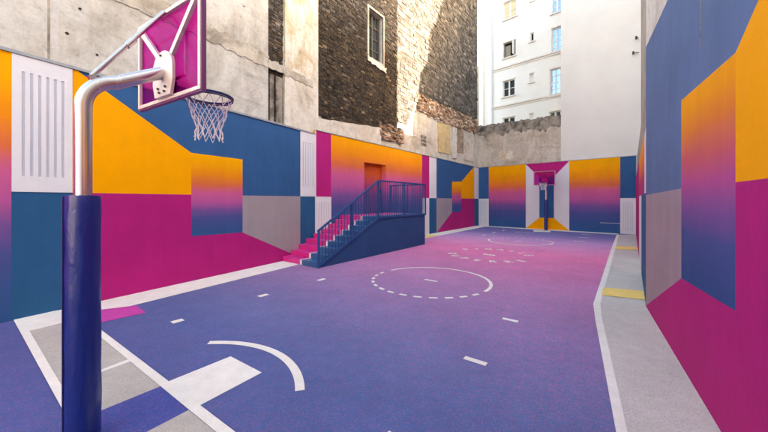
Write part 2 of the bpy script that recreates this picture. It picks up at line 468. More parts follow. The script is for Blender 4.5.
# ------------------------------------------------------------------ ground and court
g = MB().floor([(-150, -150), (150, -150), (150, 150), (-150, 150)], -0.03).build('ground', M['asphalt'])
tag(g, 'dark asphalt ground of the plot beneath the court', 'ground', kind='structure')
lb = NL.at(-9.5, 0.1); rb = NR.at(9.5, 0.1)
court = MB().floor([tuple(lb), tuple(NL.at(0, .1)), tuple(BEND), tuple(FAR_L), tuple(FAR_R), tuple(RB), tuple(rb)], 0.0).build('court_floor', M['court'])
tag(court, 'rubber court floor fading from blue through purple to pink', 'floor', kind='structure')
LZ = [0.004]
def mark(name, pts, mat='line', z=0.004, label=None):
    o = MB().floor([tuple(p) for p in pts], z).build(name, M[mat], court)
    if label: o['label'] = label
    return o
G = ground
# right walkway and its white line
wk = MB().floor([tuple(G(619, 234.6)), tuple(FAR_R), tuple(FR.at(3)), tuple(RB + Vector((.05, 0))), tuple(rb), tuple(G(627.4, 432) + (G(627.4, 432) - G(602.4, 320)) * 3), tuple(G(602.4, 320)), tuple(G(600.4, 304))], 0.004).build('walkway', M['grit'])
tag(wk, 'grey gritty walkway along the right mural wall', 'walkway', kind='structure')
e0 = G(616, 432) + (G(616, 432) - G(595.3, 320)) * 3; e1 = G(627.4, 432) + (G(627.4, 432) - G(602.4, 320)) * 3
mark('side_line', [G(616.6, 234.6), G(619, 234.6), G(615, 250), G(600.4, 304), G(602.4, 320), G(627.4, 432), e1, e0, G(616, 432), G(595.3, 320), G(593.3, 304), G(611, 250)], z=0.008, label='white side line with a kink, beside the grey walkway')
mark('yellow_band', [G(603.2, 287.9), G(645, 291.5), G(645, 300.4), G(601.8, 295.6)], 'yellow', 0.012)
mark('yellow_band', [G(616.2, 246.4), G(638.6, 247.4), G(639.2, 250.2), G(615.2, 249.6)], 'yellow', 0.012)
# white strip at the foot of the far wall
mark('wall_strip', [FW.at(0, -0.01), FW.at(FW.u(619), -0.01), FW.at(FW.u(617), -0.78), FW.at(0.8, -0.78)], z=0.0045)
# white strip at the foot of the left walls
u1 = NL.u(300)
mark('wall_strip', [NL.at(0, -0.01), NL.at(u1, -0.01), NL.at(u1, -0.84), NL.at(0.0, -0.84)], z=0.005)
ua = FL.u(405)
mark('wall_strip', [FL.at(ua, -0.01), FL.at(FL.u(477.5), -0.01), FL.at(FL.u(476), -0.84), FL.at(ua, -0.84)], z=0.005)
mark('yellow_patch', [FL.at(FL.u(416), -0.80), FL.at(FL.u(427), -0.80), FL.at(FL.u(427), -0.04), FL.at(FL.u(416), -0.04)], 'yellow', 0.009)
# painted bay behind the near basket
w0 = G(13.5, 320.3)
ext = lambda p, q, k: q + (q - p) * k
a0, a1 = G(29, 330.6), G(46.9, 361)
b0, b1 = G(115.6, 350), G(188.8, 410.4)
c0, c1 = G(126.9, 350), G(224, 424.2)
o1 = ext(w0, G(35.6, 361), 1.0); o2 = ext(a0, a1, 1.1)
def meet(p, d, q_, e):
    det = d.x * -e.y + d.y * e.x
    t_ = ((q_.x - p.x) * -e.y + (q_.y - p.y) * e.x) / det
    return p + d * t_
def on_strip(p, q_): return meet(p, q_ - p, NL.at(0, -0.84), NL.d)
mark('end_line', [w0, NL.at(0.5, 0.0), on_strip(a0, a1), o2, o1], z=0.009)
be = ext(b0, b1, 0.8); ce = ext(c0, c1, 0.9)
bs = on_strip(b1, b0); cs_ = on_strip(c1, c0)
mark('base_line', [bs, cs_, ce, be], z=0.009)
mark('grey_bay', [on_strip(a0, a1), bs, G(127.8, 359.8), G(103.4, 369.5), G(68, 386.0), ext(a0, a1, .7)], 'bay_grit', 0.0045)
mark('bay_divider', [G(127.8, 359.8), G(130.5, 362), G(104, 371.6), G(68, 388), G(68, 385.6), G(103.4, 369.3)], 'line', 0.0065)
mark('grey_bay', [G(130.5, 362), G(160.6, 386.6), G(103.4, 410), G(68, 428), G(68, 388), G(104, 371.6)], 'bay_grit', 0.0045)
mark('blue_bay', [G(160.6, 386.6), G(188.8, 410.4), G(149.4, 431), G(110, 452), G(74, 462), G(68, 428), G(103.4, 410)], 'blue_floor', 0.0045)
mark('grey_bay', [G(188.8, 410.4), be, G(230, 520), G(110, 470), G(110, 452), G(149.4, 431)], 'bay_grit', 0.0045)
mark('pink_patch', [G(96, 310.5), G(136, 305.6), G(146, 313), G(96, 323.8)], 'pink_floor', 0.0055)
mark('block_mark', [G(168.6, 381.8), G(230.6, 356.7), G(261.8, 373), G(200, 405.8)], z=0.0055)

def arc_strip(c, r, w, t0, t1, n=48):
    o = [c + Vector((math.cos(R(t0 + (t1 - t0) * i / n)), math.sin(R(t0 + (t1 - t0) * i / n)))) * (r + w / 2) for i in range(n + 1)]
    i_ = [c + Vector((math.cos(R(t0 + (t1 - t0) * i / n)), math.sin(R(t0 + (t1 - t0) * i / n)))) * (r - w / 2) for i in range(n + 1)]
    return o, i_
def arc(name, c, r, w, t0, t1, z=0.0055, n=48):
    o, i_ = arc_strip(c, r, w, t0, t1, n)
    mb = MB()
    for k in range(n): mb.floor([tuple(o[k]), tuple(o[k + 1]), tuple(i_[k + 1]), tuple(i_[k])], z)
    return mb.build(name, M['line'], court)
AXA = math.degrees(math.atan2(AX.y, AX.x))
# arc under the near basket, traced through three floor points
def circ3(a, b, c):
    ax, ay, bx, by, cx, cy = *a, *b, *c
    d = 2 * (ax * (by - cy) + bx * (cy - ay) + cx * (ay - by))
    ux = ((ax*ax+ay*ay)*(by-cy) + (bx*bx+by*by)*(cy-ay) + (cx*cx+cy*cy)*(ay-by)) / d
    uy = ((ax*ax+ay*ay)*(cx-bx) + (bx*bx+by*by)*(ax-cx) + (cx*cx+cy*cy)*(bx-ax)) / d
    return Vector((ux, uy))
pa, pb, pc = G(208.5, 343), G(276, 353.2), G(299.8, 391)
cc = circ3(pa, pb, pc); rc = (pa - cc).length
ta = math.degrees(math.atan2(*(pa - cc).yx)); tc = math.degrees(math.atan2(*(pc - cc).yx))
if tc > ta: tc -= 360
arc('restricted_arc', cc, rc, 0.095, ta, tc)
C1, C2, RC = Vector((1.118, 7.48)), Vector((6.40, 14.62)), 1.386
arc('circle_line', C1, RC, 0.075, AXA - 97, AXA + 78)
for k in range(13):
    t0 = AXA + 90 + 7.2 + (k - 0.5) * 12.9
    arc('circle_dash', C1, RC, 0.075, t0, t0 + 7.0, n=5)
arc('circle_line', C2, RC, 0.09, AXA + 92, AXA + 268)
for k in range(12):
    t0 = AXA - 83 + k * 14.2
    arc('circle_dash', C2, RC, 0.085, t0, t0 + 7.5, n=5)
def dash(px, py, L, W, along=True, rot=0.0):
    p = G(px, py); a = math.atan2(AX.y, AX.x) + (0 if along else math.pi / 2) + R(rot)
    d = Vector((math.cos(a), math.sin(a))) * L / 2; n = Vector((-math.sin(a), math.cos(a))) * W / 2
    mark('floor_tick', [p - d - n, p + d - n, p + d + n, p - d + n], z=0.0055)
for q in [(177.5, 321.3, .16, .13, True), (263.3, 295.6, .2, .13, True), (321.3, 279.8, .22, .12, True), (510.2, 320.2, .24, .085, False), (475.2, 361.2, .27, .085, False),
          (430.8, 280.6, .34, .08, False), (518, 241.4, .34, .09, False), (484, 235.1, .35, .12, True), (494, 232.6, .4, .12, True), (503.5, 230.4, .4, .12, True),
          (579.5, 241.3, .45, .1, False), (583.5, 237.6, .45, .1, False), (586, 234.6, .45, .1, False), (489, 254.9, .42, .16, False), (525, 232.6, 1.1, .09, False), (401.5, 442.5, .3, .08, False)]:
    dash(*q)

# two words on a ring at mid court
MID = Vector((3.78, 11.02))
def letter(ch, pos, ang, size):
    cu = bpy.data.curves.new('letter', 'FONT'); cu.body = ch; cu.size = size; cu.align_x = 'CENTER'; cu.align_y = 'CENTER'
    cu.offset = 0.012; cu.resolution_u = 2
    tmp = bpy.data.objects.new('tmp', cu)
    COL.objects.link(tmp)
    dg = bpy.context.evaluated_depsgraph_get()
    me = bpy.data.meshes.new_from_object(tmp.evaluated_get(dg))
    bpy.data.objects.remove(tmp)
    me.materials.clear(); me.materials.append(M['line'])
    o = bpy.data.objects.new('letter', me); COL.objects.link(o)
    o.parent = court; o.location = (pos.x, pos.y, 0.0055); o.rotation_euler = (0, 0, ang)
for i, ch in enumerate('PIGALLE'):
    a = R(AXA + 62 - i * 124 / 6)
    letter(ch, MID + Vector((math.cos(a), math.sin(a))) * 1.27, a - math.pi / 2, 0.40)
for i, ch in enumerate('DUPERRE'):
    a = R(AXA + 180 - 62 + i * 124 / 6)
    letter(ch, MID + Vector((math.cos(a), math.sin(a))) * 1.33, a + math.pi / 2, 0.40)

# ------------------------------------------------------------------ mural walls
def panel(par, pl, pts, mat, name='painted_panel', y=-0.004, px=True, m=None):
    p = [pl.uz(*q) for q in pts] if px else list(pts)
    return MB().sheet(p, y).build(name, m or M[mat], par)
def rect(par, u0, u1, z0, z1, mat, name='painted_panel', y=-0.004, m=None):
    return panel(par, None, [(u0, z0), (u1, z0), (u1, z1), (u0, z1)], mat, name, y, False, m)
def slots(par, u0, u1, z0, z1, n, mw=0.1, mz=0.28, w=0.034):
    """white louvred panel: upright slots cut through a thin plate over a grey back"""
    st = (u1 - u0 - 2 * mw) / max(1, n - 1)
    hs = [(u0 + mw + i * st - w / 2, u0 + mw + i * st + w / 2, z0 + mz, z1 - mz) for i in range(n)]
    p = slab(u0 + .002, u1 - .002, z0 + .002, z1 - .002, -0.016, -0.005, hs).build('slotted_panel', M['white'], par)
    for a, b, c, d in hs:
        MB().sheet([(a - .01, c - .01), (b + .01, c - .01), (b + .01, d + .01), (a - .01, d + .01)], -0.0025).build('slot', M['slot'], p)

# near left
nl = wall_empty('mural_wall', NL, label='painted wall beside the stairs, orange wedge over magenta, left of the steps', cat='wall', group='mural walls round the court')
U = NL.u
uB = (BEND - NL.p0).length
MB().box(-9.5, uB, 0.0, 0.35, -0.02, ZN).build('wall_core', M['base_wall'], nl)
cp = MB().box(-9.5, uB - 0.02, -0.035, 0.33, ZN + 0.002, ZN + 0.052).build('coping', M['coping'], nl)
M['g_full_n'] = gradient('sunset_gradient_near', 0.0, ZN)
rect(nl, -2.2, U(11.3), 0, ZN, None, m=M['g_full_n'])
rect(nl, -9.5, -2.2, 0, ZN, 'magenta')
slots(nl, U(11.3), U(72.3), ZM, ZN, 6, 0.125, 0.26, 0.036)
rect(nl, U(11.3), U(72.3), 0, ZM, 'blue_low')
uo0, uo1, ub1, ug1 = U(72.3), U(191.2), U(242.5), U(300.2)
zd = NL.uz(191.2, 152.8)[1]
zg_r = NL.uz(242.5, 159.4)[1]
zg_b = NL.uz(191.2, 236.3)[1]; zg_b2 = NL.uz(243, 232.4)[1]
panel(nl, None, [(uo0, ZM), (uo1, ZM), (uo1, zd), (uo0 + 0.06, ZN), (uo0, ZN)], 'orange', px=False)
M['g_box_n'] = gradient('sunset_gradient_box', min(zg_b, zg_b2) - 0.1, max(zd, zg_r))
panel(nl, None, [(uo1, zg_b), (ub1, zg_b2), (ub1, zg_r), (uo1, zd)], None, px=False, m=M['g_box_n'])
panel(nl, None, [(uo0 + 0.06, ZN), (uo1, zd), (ub1, zg_r), (ub1, ZM), (ug1, ZM), (ug1, ZN)], 'blue', px=False)
panel(nl, None, [(ub1, zg_b2), (ug1, 0.0), (ug1, ZM), (ub1, ZM)], 'grey', px=False)
panel(nl, None, [(uo0, 0), (ug1, 0), (ub1, zg_b2), (uo1, zg_b), (uo1, ZM), (uo0, ZM)], 'magenta', px=False)
slots(nl, ug1, uB, ZM, ZN, 5, 0.13, 0.34, 0.032)
rect(nl, ug1, uB, 0, ZM, 'blue_low')

# far left, with the recessed door
fl = wall_empty('mural_wall', FL, label='painted wall behind the stairs, sunset gradient with a recessed doorway', cat='wall', group='mural walls round the court')
U = FL.u; LF = (FAR_L - BEND).length
d0, d1 = U(364.2), U(385.8); dz1 = FL.uz(375, 163.6)[1]
core = MB()
core.prism([(0, -0.02), (d0, -0.02), (d0, dz1), (d1, dz1), (d1, -0.02), (LF, -0.02), (LF, ZF), (0, ZF)], 0.0, 0.35)
M['g_full_f'] = gradient('sunset_gradient_far', 0.0, ZF)
M['g_door'] = gradient('sunset_gradient_door', 0.6, 4.8)
core.build('wall_core', M['g_door'], fl)
MB().box(0.02, LF - 0.02, -0.03, 0.33, ZF + 0.002, ZF + 0.03).build('coping', M['coping'], fl)
um0, um1, um2, um3 = U(316), U(331), U(422), U(429.2)
uw, us = U(436.4), U(474.2)
rect(fl, 0.0, um0 if um0 > 0 else 0.001, 0, ZF, 'white') if um0 > 0.01 else None
um0 = max(um0, 0.0)
rect(fl, um0, um1, ZM, ZF, 'magenta')
slots(fl, um0, um1, 0, ZM, 5, 0.12, 0.2, 0.032)
panel(fl, None, [(um1, 0), (d0, 0), (d0, dz1), (d1, dz1), (d1, 0), (um2, 0), (um2, ZF), (um1, ZF)], None, px=False, m=M['g_door'])
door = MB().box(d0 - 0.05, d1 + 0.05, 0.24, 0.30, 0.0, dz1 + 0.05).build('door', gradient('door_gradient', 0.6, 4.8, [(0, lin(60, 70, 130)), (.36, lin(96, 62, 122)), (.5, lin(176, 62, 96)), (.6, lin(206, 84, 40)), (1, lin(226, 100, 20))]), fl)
MB().box(d1 - 0.16, d1 - 0.13, 0.17, 0.24, 2.25, 2.42).build('handle', M['stair_navy'], door)
rect(fl, um2, um3, ZM, ZF, 'magenta')
rect(fl, um2, um3, 0, ZM, 'white')
rect(fl, um3, uw, ZM, ZF, 'white')
rect(fl, um3, uw, 0, ZM, 'blue_low')
ug, uo, = U(452), U(461.2)
zb1 = FL.uz(452, 181.8)[1]; zb2 = FL.uz(461.2, 181.6)[1]; zbb = FL.uz(452, 212.3)[1]; zbb2 = FL.uz(461.2, 213.6)[1]
panel(fl, None, [(uw, ZM), (ug, ZM), (ug, zb1), (uo, zb2), (us, ZF), (uw, ZF)], 'blue', px=False)
M['g_box_f'] = gradient('sunset_gradient_small_box', zbb - 0.1, zb1)
panel(fl, None, [(ug, zbb), (uo, zbb), (uo, zb2), (ug, zb1)], None, px=False, m=M['g_box_f'])
panel(fl, None, [(uo, ZM), (us, ZM), (us, ZF), (uo, zb2)], 'orange', px=False)
panel(fl, None, [(uw, 0), (ug, zbb), (ug, ZM), (uw, ZM)], 'grey', px=False)
panel(fl, None, [(uw, 0), (us, 0), (us, ZM), (uo, ZM), (uo, zbb), (ug, zbb)], 'magenta', px=False)
rect(fl, us, LF, ZM, ZF, 'white')
rect(fl, us, LF, 0, ZM, 'blue_low')

# far wall behind the distant basket
fw = wall_empty('mural_wall', FW, label='painted end wall with two sunset panels either side of a false corridor', cat='wall', group='mural walls round the court')
U = FW.u; LW = (FAR_R - FAR_L).length
MB().box(0, LW + 0.3, 0.0, 0.35, -0.02, ZF).build('wall_core', M['base_wall'], fw)
MB().box(0.02, LW + 0.3, -0.03, 0.33, ZF + 0.002, ZF + 0.03).build('coping', M['coping'], fw)
uA, uBb, uC, uD = U(488.8), U(525.8), U(569.3), U(620.2)
rect(fw, 0, uA, ZM, ZF, 'blue'); slots(fw, 0, uA, 0, ZM, 6, 0.16, 0.2, 0.034)
rect(fw, uA, uBb, 0, ZF, None, m=M['g_full_f'])
rect(fw, uC, uD, 0, ZF, None, m=M['g_full_f'])
i0, i1 = U(539.4), U(554.0)
zt = FW.uz(546, 177)[1]; zo = FW.uz(546, 217.8)[1]
panel(fw, None, [(uBb, ZF), (uC, ZF), (i1, zt), (i0, zt)], 'magenta', px=False)
panel(fw, None, [(uBb, 0), (uC, 0), (i1, zo), (i0, zo)], 'orange', px=False)
panel(fw, None, [(i0, zo), (i1, zo), (i1, zt), (i0, zt)], 'blue', px=False)
panel(fw, None, [(uBb, 0), (i0, zo), (i0, zt), (uBb, ZF)], 'pale', px=False)
panel(fw, None, [(uC, 0), (uC, ZF), (i1, zt), (i1, zo)], 'pale', px=False)
rect(fw, uD, LW, ZM, ZF, 'blue'); slots(fw, uD, LW, 0, ZM, 6, 0.16, 0.2, 0.034)
zl = FW.uz(618, 223.4)[1]
rect(fw, U(600), uD, zl - 0.012, zl + 0.012, 'slot', 'thin_line', -0.008)

# far right, seen almost edge on
fr = wall_empty('mural_wall', FR, label='narrow slice of painted wall beside the yellow walkway bands', cat='wall', group='mural walls round the court')
LR = (RB - FAR_R).length; ZR = 3.25
MB().box(0, LR, 0.0, 0.35, -0.02, ZR).build('wall_core', M['base_wall'], fr)
U = FR.u
r1, r2, r3 = U(639.3), U(641.6), U(644.7)
GS = [(0, lin(176, 30, 116)), (0.3, lin(190, 50, 110)), (0.6, lin(232, 120, 50)), (1, lin(244, 156, 20))]
M['g_slice'] = gradient('sunset_slice', ZM, ZR, GS)
rect(fr, 0, r1, ZM, ZR, 'magenta'); rect(fr, 0, r1, 0, ZM, 'magenta')
rect(fr, r1, r3, ZM, ZR, None, m=M['g_slice']); rect(fr, r1, r2, 0, ZM, 'white')
rect(fr, r2, LR, 0, ZM, 'blue_low'); rect(fr, r3, LR, ZM, ZR, 'white')
sc = wall_empty('concrete_wall', FR.back(0.06), label='rough beige concrete wall rising above the narrow painted slice', cat='wall')
MB().prism([(-0.3, ZR + .002), (LR, ZR + .002), (LR, 8.2), (r1 - .2, 8.2), (r1 - .6, 4.6), (-.3, 4.5)], 0.0, 0.5).build('wall_face', M['side_concrete'], sc)

# near right, tall
nr = wall_empty('mural_wall', NR, label='tall painted wall beside the grey walkway, slate blue over orange and magenta', cat='wall', group='mural walls round the court')
HR = 6.0
MB().box(0, 9.5, 0.0, 0.4, -0.02, HR).build('wall_core', M['base_wall'], nr)
q = NR.uz
uP, uQ = NR.u(681.8), NR.u(736.3)
zPm = q(681.8, 188.4)[1]; zP0 = q(681.8, 100.4)[1]; zPb = q(681.8, 278.2)[1]
zQ0 = q(735.8, 53.2)[1]; zQm = q(736.3, 182.2)[1]; zQb = q(736.3, 311)[1]
z0m = q(646.6, 195)[1]
zA = q(648.6, 42)[1]; uA_ = NR.u(648.6)
uT, zT = q(668, 0); uO, zO = q(759.4, 0)
s1 = (zT - zA) / (uT - uA_)                       # top edge of the painted field, almost level
s2 = (zO - zQ0) / (uO - uQ); uO2 = uQ + (zA + s1 * (uQ - uA_) - zQ0) / (s2 - s1); zO2 = zA + s1 * (uO2 - uA_)
uE = uO2 + 0.06
zE = zA + s1 * (uE - uA_)
M['blue_r'] = paint('slate_blue_mural_paint', (90, 112, 152), 0.18)
M['grey_r'] = paint('mauve_grey_mural_paint', (162, 140, 148), 0.14)
panel(nr, None, [(0, zA - s1 * uA_ ), (9.5, zA + s1 * (9.5 - uA_)), (9.5, HR), (0, HR)], 'plaster', px=False)
panel(nr, None, [(0, z0m), (uP, zPm), (uP, zP0), (uQ, zQ0), (uO2, zO2), (0, zA - s1 * uA_)], 'blue_r', px=False)
M['g_right'] = gradient('sunset_gradient_right', zQb, zQ0 + 0.1, [(0.0, lin(40, 74, 130)), (0.22, lin(66, 78, 138)), (0.36, lin(124, 78, 142)), (0.5, lin(180, 76, 138)), (0.62, lin(206, 92, 100)), (0.76, lin(228, 124, 48)), (0.9, lin(240, 150, 10)), (1, lin(244, 158, 4))])
panel(nr, None, [(uP, zPb), (uQ, zQb), (uQ, zQ0), (uP, zP0)], None, px=False, m=M['g_right'])
panel(nr, None, [(uQ, zQm), (uE, zQm), (uE, zE), (uO2, zO2), (uQ, zQ0)], 'orange', px=False)
panel(nr, None, [(0, 0), (uE, 0), (uE, zQm), (uQ, zQm), (uQ, zQb), (uP, zPb), (0.03, 0.03)], 'magenta', px=False)
panel(nr, None, [(0, 0.0), (0.03, 0.03), (uP, zPb), (uP, zPm), (0, z0m)], 'grey_r', px=False)
uj, zj = q(701.5, 47)
MB().box(uj - .006, uj + .006, -0.0075, -0.0045, zj, zA + s1 * (uj - uA_) - .01).build('crack', M['stain_top'], nr)
slots(nr, uE, uE + 1.0, ZM, zE, 6, 0.2, 0.36); rect(nr, uE, uE + 1.0, 0, ZM, 'blue_low')
rect(nr, uE + 1.0, 9.5, 0, zE, None, m=M['g_right'])

# ------------------------------------------------------------------ old building over the left walls
def ragged(pts, step=0.16, amp=0.06):
    out = []
    for p, q_ in zip(pts, pts[1:] + pts[:1]):
        L = math.dist(p, q_); n = max(1, int(L / step))
        for k in range(n):
            f = k / n
            out.append((p[0] + (q_[0] - p[0]) * f + (random.uniform(-amp, amp) if k else 0), p[1] + (q_[1] - p[1]) * f + (random.uniform(-amp, amp) if k else 0)))
    return out

def block_tone(name, rgb):
    t = NT(name); co = t.coord()
    f = t.math('ADD', t.math('MULTIPLY', t.noise(co, 9, 4, 0.75), 0.5), t.math('MULTIPLY', t.noise(co, 34, 5, 0.8), 0.5))
    c = t.mix(1.0, lin(*rgb), t.ramp(f, [(0.34, 0.45), (0.48, 0.92), (0.58, 1.2), (0.7, 1.7)]), 'MULTIPLY')
    c = t.mix(1.0, c, t.ramp(t.noise(co, 0.8, 6, 0.7, 0.6), [(0.36, 0.7), (0.62, 1.15)]), 'MULTIPLY')
    return t.out(c, 0.92, t.bump(f, 0.8, 0.03), Specular_IOR_Level=0.15)
DARK = [block_tone('dark_brick', c) for c in ((64, 54, 46), (74, 62, 51), (84, 70, 58), (68, 61, 55), (92, 77, 62), (56, 48, 42), (132, 112, 90))]
SOOT = [block_tone('sooty_brick', c) for c in ((90, 83, 78), (80, 74, 70), (100, 92, 86), (108, 99, 92), (70, 65, 61), (94, 85, 77), (136, 126, 116))]
STONE = [block_tone('grey_stone_block', c) for c in ((98, 92, 87), (86, 81, 77), (110, 103, 97), (78, 73, 69), (120, 112, 105), (90, 82, 75), (144, 135, 126))]
RUIN = [block_tone('broken_brick', c) for c in ((176, 142, 116), (150, 122, 102), (190, 168, 146), (128, 108, 94), (204, 190, 174), (164, 128, 100), (110, 96, 86))]
def block_field(name, par, u0, u1, z0, z1, bw, bh, keep, y, tones, tones2=None, zsw=0, rough=0.02, rowj=0.25):
    """coursed masonry: every block its own small box, set at its own depth and slightly out of true"""
    mb = MB(); W = [24, 24, 16, 16, 9, 9, 2]
    allm = tones + (tones2 or [])
    z = z0; r_ = 0
    while z < z1:
        h = bh * random.uniform(1 - rowj, 1 + rowj * .6)
        u = u0 - random.uniform(0, bw)
        while u < u1:
            w = bw * random.uniform(0.55, 1.3)
            a, b, c, d = max(u, u0), min(u + w - .014, u1), z, min(z + h - .014, z1)
            u += w
            if b - a < 0.04 or d - c < 0.03 or not keep((a + b) / 2 + random.uniform(-.05, .05), (c + d) / 2 + random.uniform(-.05, .05)): continue
            yo = y - random.uniform(0, rough) - (random.uniform(0, rough * 1.5) if random.random() < .12 else 0)
            j = lambda k: random.uniform(-k, k)
            k0_ = random.choices(range(7), W)[0]
            if tones2 and (c + random.uniform(-.9, .9)) > zsw: k0_ += len(tones)
            f0 = [(a + j(.012), yo + j(.006), c + j(.012)), (b + j(.012), yo + j(.006), c + j(.012)), (b + j(.012), yo + j(.006), d + j(.012)), (a + j(.012), yo + j(.006), d + j(.012))]
            bk = [(a, y + .05, c), (b, y + .05, c), (b, y + .05, d), (a, y + .05, d)]
            n = len(mb.v); mb.v += f0 + bk
            for q4 in ((0, 1, 2, 3), (1, 0, 4, 5), (2, 1, 5, 6), (3, 2, 6, 7), (0, 3, 7, 4)):
                mb.f.append(tuple(n + i for i in q4)); mb.m.append(k0_)
        z += h
    o = mb.build(name, allm, par); o['kind'] = 'stuff'
    return o
NLb = NL.back(0.10)
ow = wall_empty('old_building', NLb, label='weathered concrete gable above the orange and blue mural wall', cat='building')
U = NLb.u
zc = ZN + 0.054
e_ = (BEND - NL.p0).length
us0, us1 = U(268.2), U(285.2)
b0u, b0z = NLb.uz(268, 68)
_, b1z = NLb.uz(268, 55)
MB().prism([(-1.2, zc), (us0, zc), (us0, 9.6), (3.0, 8.4), (-1.2, 5.9)], 0, .6).build('concrete_face', M['concrete'], ow)
MB().box(us0 + .001, us1, 0.13, .6, zc, 10).build('recessed_strip', M['stain_top'], ow)
block_field('brick_courses', ow, us0 + .002, us1, zc, 10, 0.2, 0.085, lambda u, z: True, 0.11, DARK, SOOT, 7.4)
MB().box(us0 + 0.10, us0 + 0.24, 0.03, .0999, zc, b0z - 0.12).build('pier', M['stain_top'], ow)
MB().box(us0 + 0.36, us1 - 0.06, 0.05, .0999, zc, b0z - 0.1).build('pier', M['stain_top'], ow)
MB().box(us1 + .001, e_ + 0.05, 0, .6, zc, b0z - .03).build('plaster_face', M['plaster'], ow)
MB().box(us1 + .001, e_ + 0.05, 0, .6, b0z - .029, 10).build('streaked_plaster_face', M['tan_streak'], ow)
ul = U(186)
lp = ragged([(ul - 4, b0z), (us0 - .02, b0z), (us0 - .02, b1z), (ul - 4, b1z)], 0.09, 0.055)
MB().prism(lp, -0.02, 0.01).build('string_course', M['ledge'], ow)
lp = ragged([(us0 + .0, b0z + .02), (e_, b0z + .02), (e_, b1z - .12), (us0 + .0, b1z - .12)], 0.09, 0.045)
MB().prism(lp, -0.02, 0.01).build('string_course', M['ledge'], ow)
for pxj in (49,):
    uj = U(pxj); MB().box(uj - 0.02, uj + 0.012, -0.004, 0.01, zc + .01, 10).build('joint', M['ledge'], ow)
for (x, y) in ((80, 9), (67, 33.5), (97, 55)):
    u_, z_ = NLb.uz(x, y); pts = [(u_ + 0.03 * random.uniform(.6, 1.1) * math.cos(k * math.pi / 4), z_ + 0.03 * random.uniform(.6, 1.1) * math.sin(k * math.pi / 4)) for k in range(8)]
    MB().prism(pts, -0.006, 0.01).build('tie_hole', M['dark_room'], ow)

FLb = FL.back(0.10)
bb = wall_empty('brick_building', FLb, label='dark sooty brick gable with one tall barred window above the doorway', cat='building')
U = FLb.u
z_led = ZF + 0.032
Z = lambda x, y: FLb.uz(x, y)
k0, k1 = U(318.3), U(397.3)
w_ = [U(368.8), U(383.2)]; wz0 = Z(376, 60.5)[1]; wz1 = Z(376, 12.5)[1]
hole = (w_[0], w_[1], wz0, wz1)
slab(0.0, k0, z_led, 12.4, 0.0, 0.6).build('plaster_corner', M['plaster'], bb)
MB().box(k1 + .6, LF, .0505, .6, 12.401, 18.2).build('rubble_wall', M['plaster_low'], bb)
slab(k0 + .001, LF + .45, z_led, 12.4, 0.05, 0.6, [hole]).build('rubble_wall', M['plaster_low'], bb)
# dark brick field, proud of the rubble, ragged lower edge, cut around the window
zbL = Z(319, 117)[1]; zbR = Z(396, 129)[1]
inw = lambda u, z: hole[0] - .1 < u < hole[1] + .08 and hole[2] - .1 < z < hole[3] + .08
botb = lambda u: zbL + (zbR - zbL) * max(0, (u - k0 - 1.8)) / (k1 - k0 - 1.8)
MB().prism([(k0 + .002, zbL + .05), (k0 + 1.8, zbL + .05), (k1, zbR + .05), (k1, wz0 - .01), (k0 + .002, wz0 - .01)], 0.025, 0.0499).build('mortar_bed', M['mortar_dark'], bb)
slab(k0 + .002, k1, wz0 - .009, 12.4, 0.025, 0.0499, [hole]).build('mortar_bed', M['mortar_dark'], bb)
block_field('brick_courses', bb, k0 + .002, k1, min(zbL, zbR) - .1, 12.4, 0.21, 0.088, lambda u, z: z > botb(u) and not inw(u, z), 0.016, DARK, SOOT, 9.3, 0.022)
# window
fw0 = 0.10
win = slab(w_[0] - fw0, w_[1] + fw0 * .8, wz0 - .14, wz1 + .10, -0.02, 0.0, [hole]).build('window_surround', M['ledge'], bb)
sill = ragged([(w_[0] - .12, wz0 - .22), (w_[1] + .2, wz0 - .38), (w_[1] + .2, wz0 - .12), (w_[0] - .12, wz0 - .03)], 0.1, 0.05)
MB().prism(sill, -0.06, -0.031).build('broken_sill', M['plaster'], win)
MB().box(w_[0] - .02, w_[1] + .02, 0.30, 0.33, wz0 - .02, wz1 + .02).build('pane', M['glass'], win)
fm = MB()
for uu in (w_[0] + .03, (w_[0] + w_[1]) / 2, w_[1] - .03): fm.box(uu - .03, uu + .03, 0.24, 0.299, wz0, wz1)
for k in range(5): zz = wz0 + .03 + (wz1 - wz0 - .06) * k / 4; fm.box(w_[0], w_[1], 0.245, 0.296, zz - .025, zz + .025)
fm.build('window_frame', M['frame_dark'], win)
bars = MB()
for k in range(1, 7): uu = w_[0] + (w_[1] - w_[0]) * k / 7; bars.tube([(uu, 0.12, wz0), (uu, 0.12, wz1)], 0.011, 6)
bars.build('window_bars', M['iron'], win)
# pale ledge on top of the mural
lp = ragged([(0.05, z_led), (k1 - 1.4, z_led), (k1 - 1.4, zbR - .18), (0.05, zbL - .1)], 0.3, 0.02)
MB().prism(lp, -0.08, 0.049).build('ledge', M['plaster'], bb)
block_field('broken_brick_ledge', bb, k1 - 1.5, k1 + .45, z_led + .32, zbR + .08, 0.24, 0.1, lambda u, z: random.random() < .93, -0.06, RUIN, None, 0, 0.05)
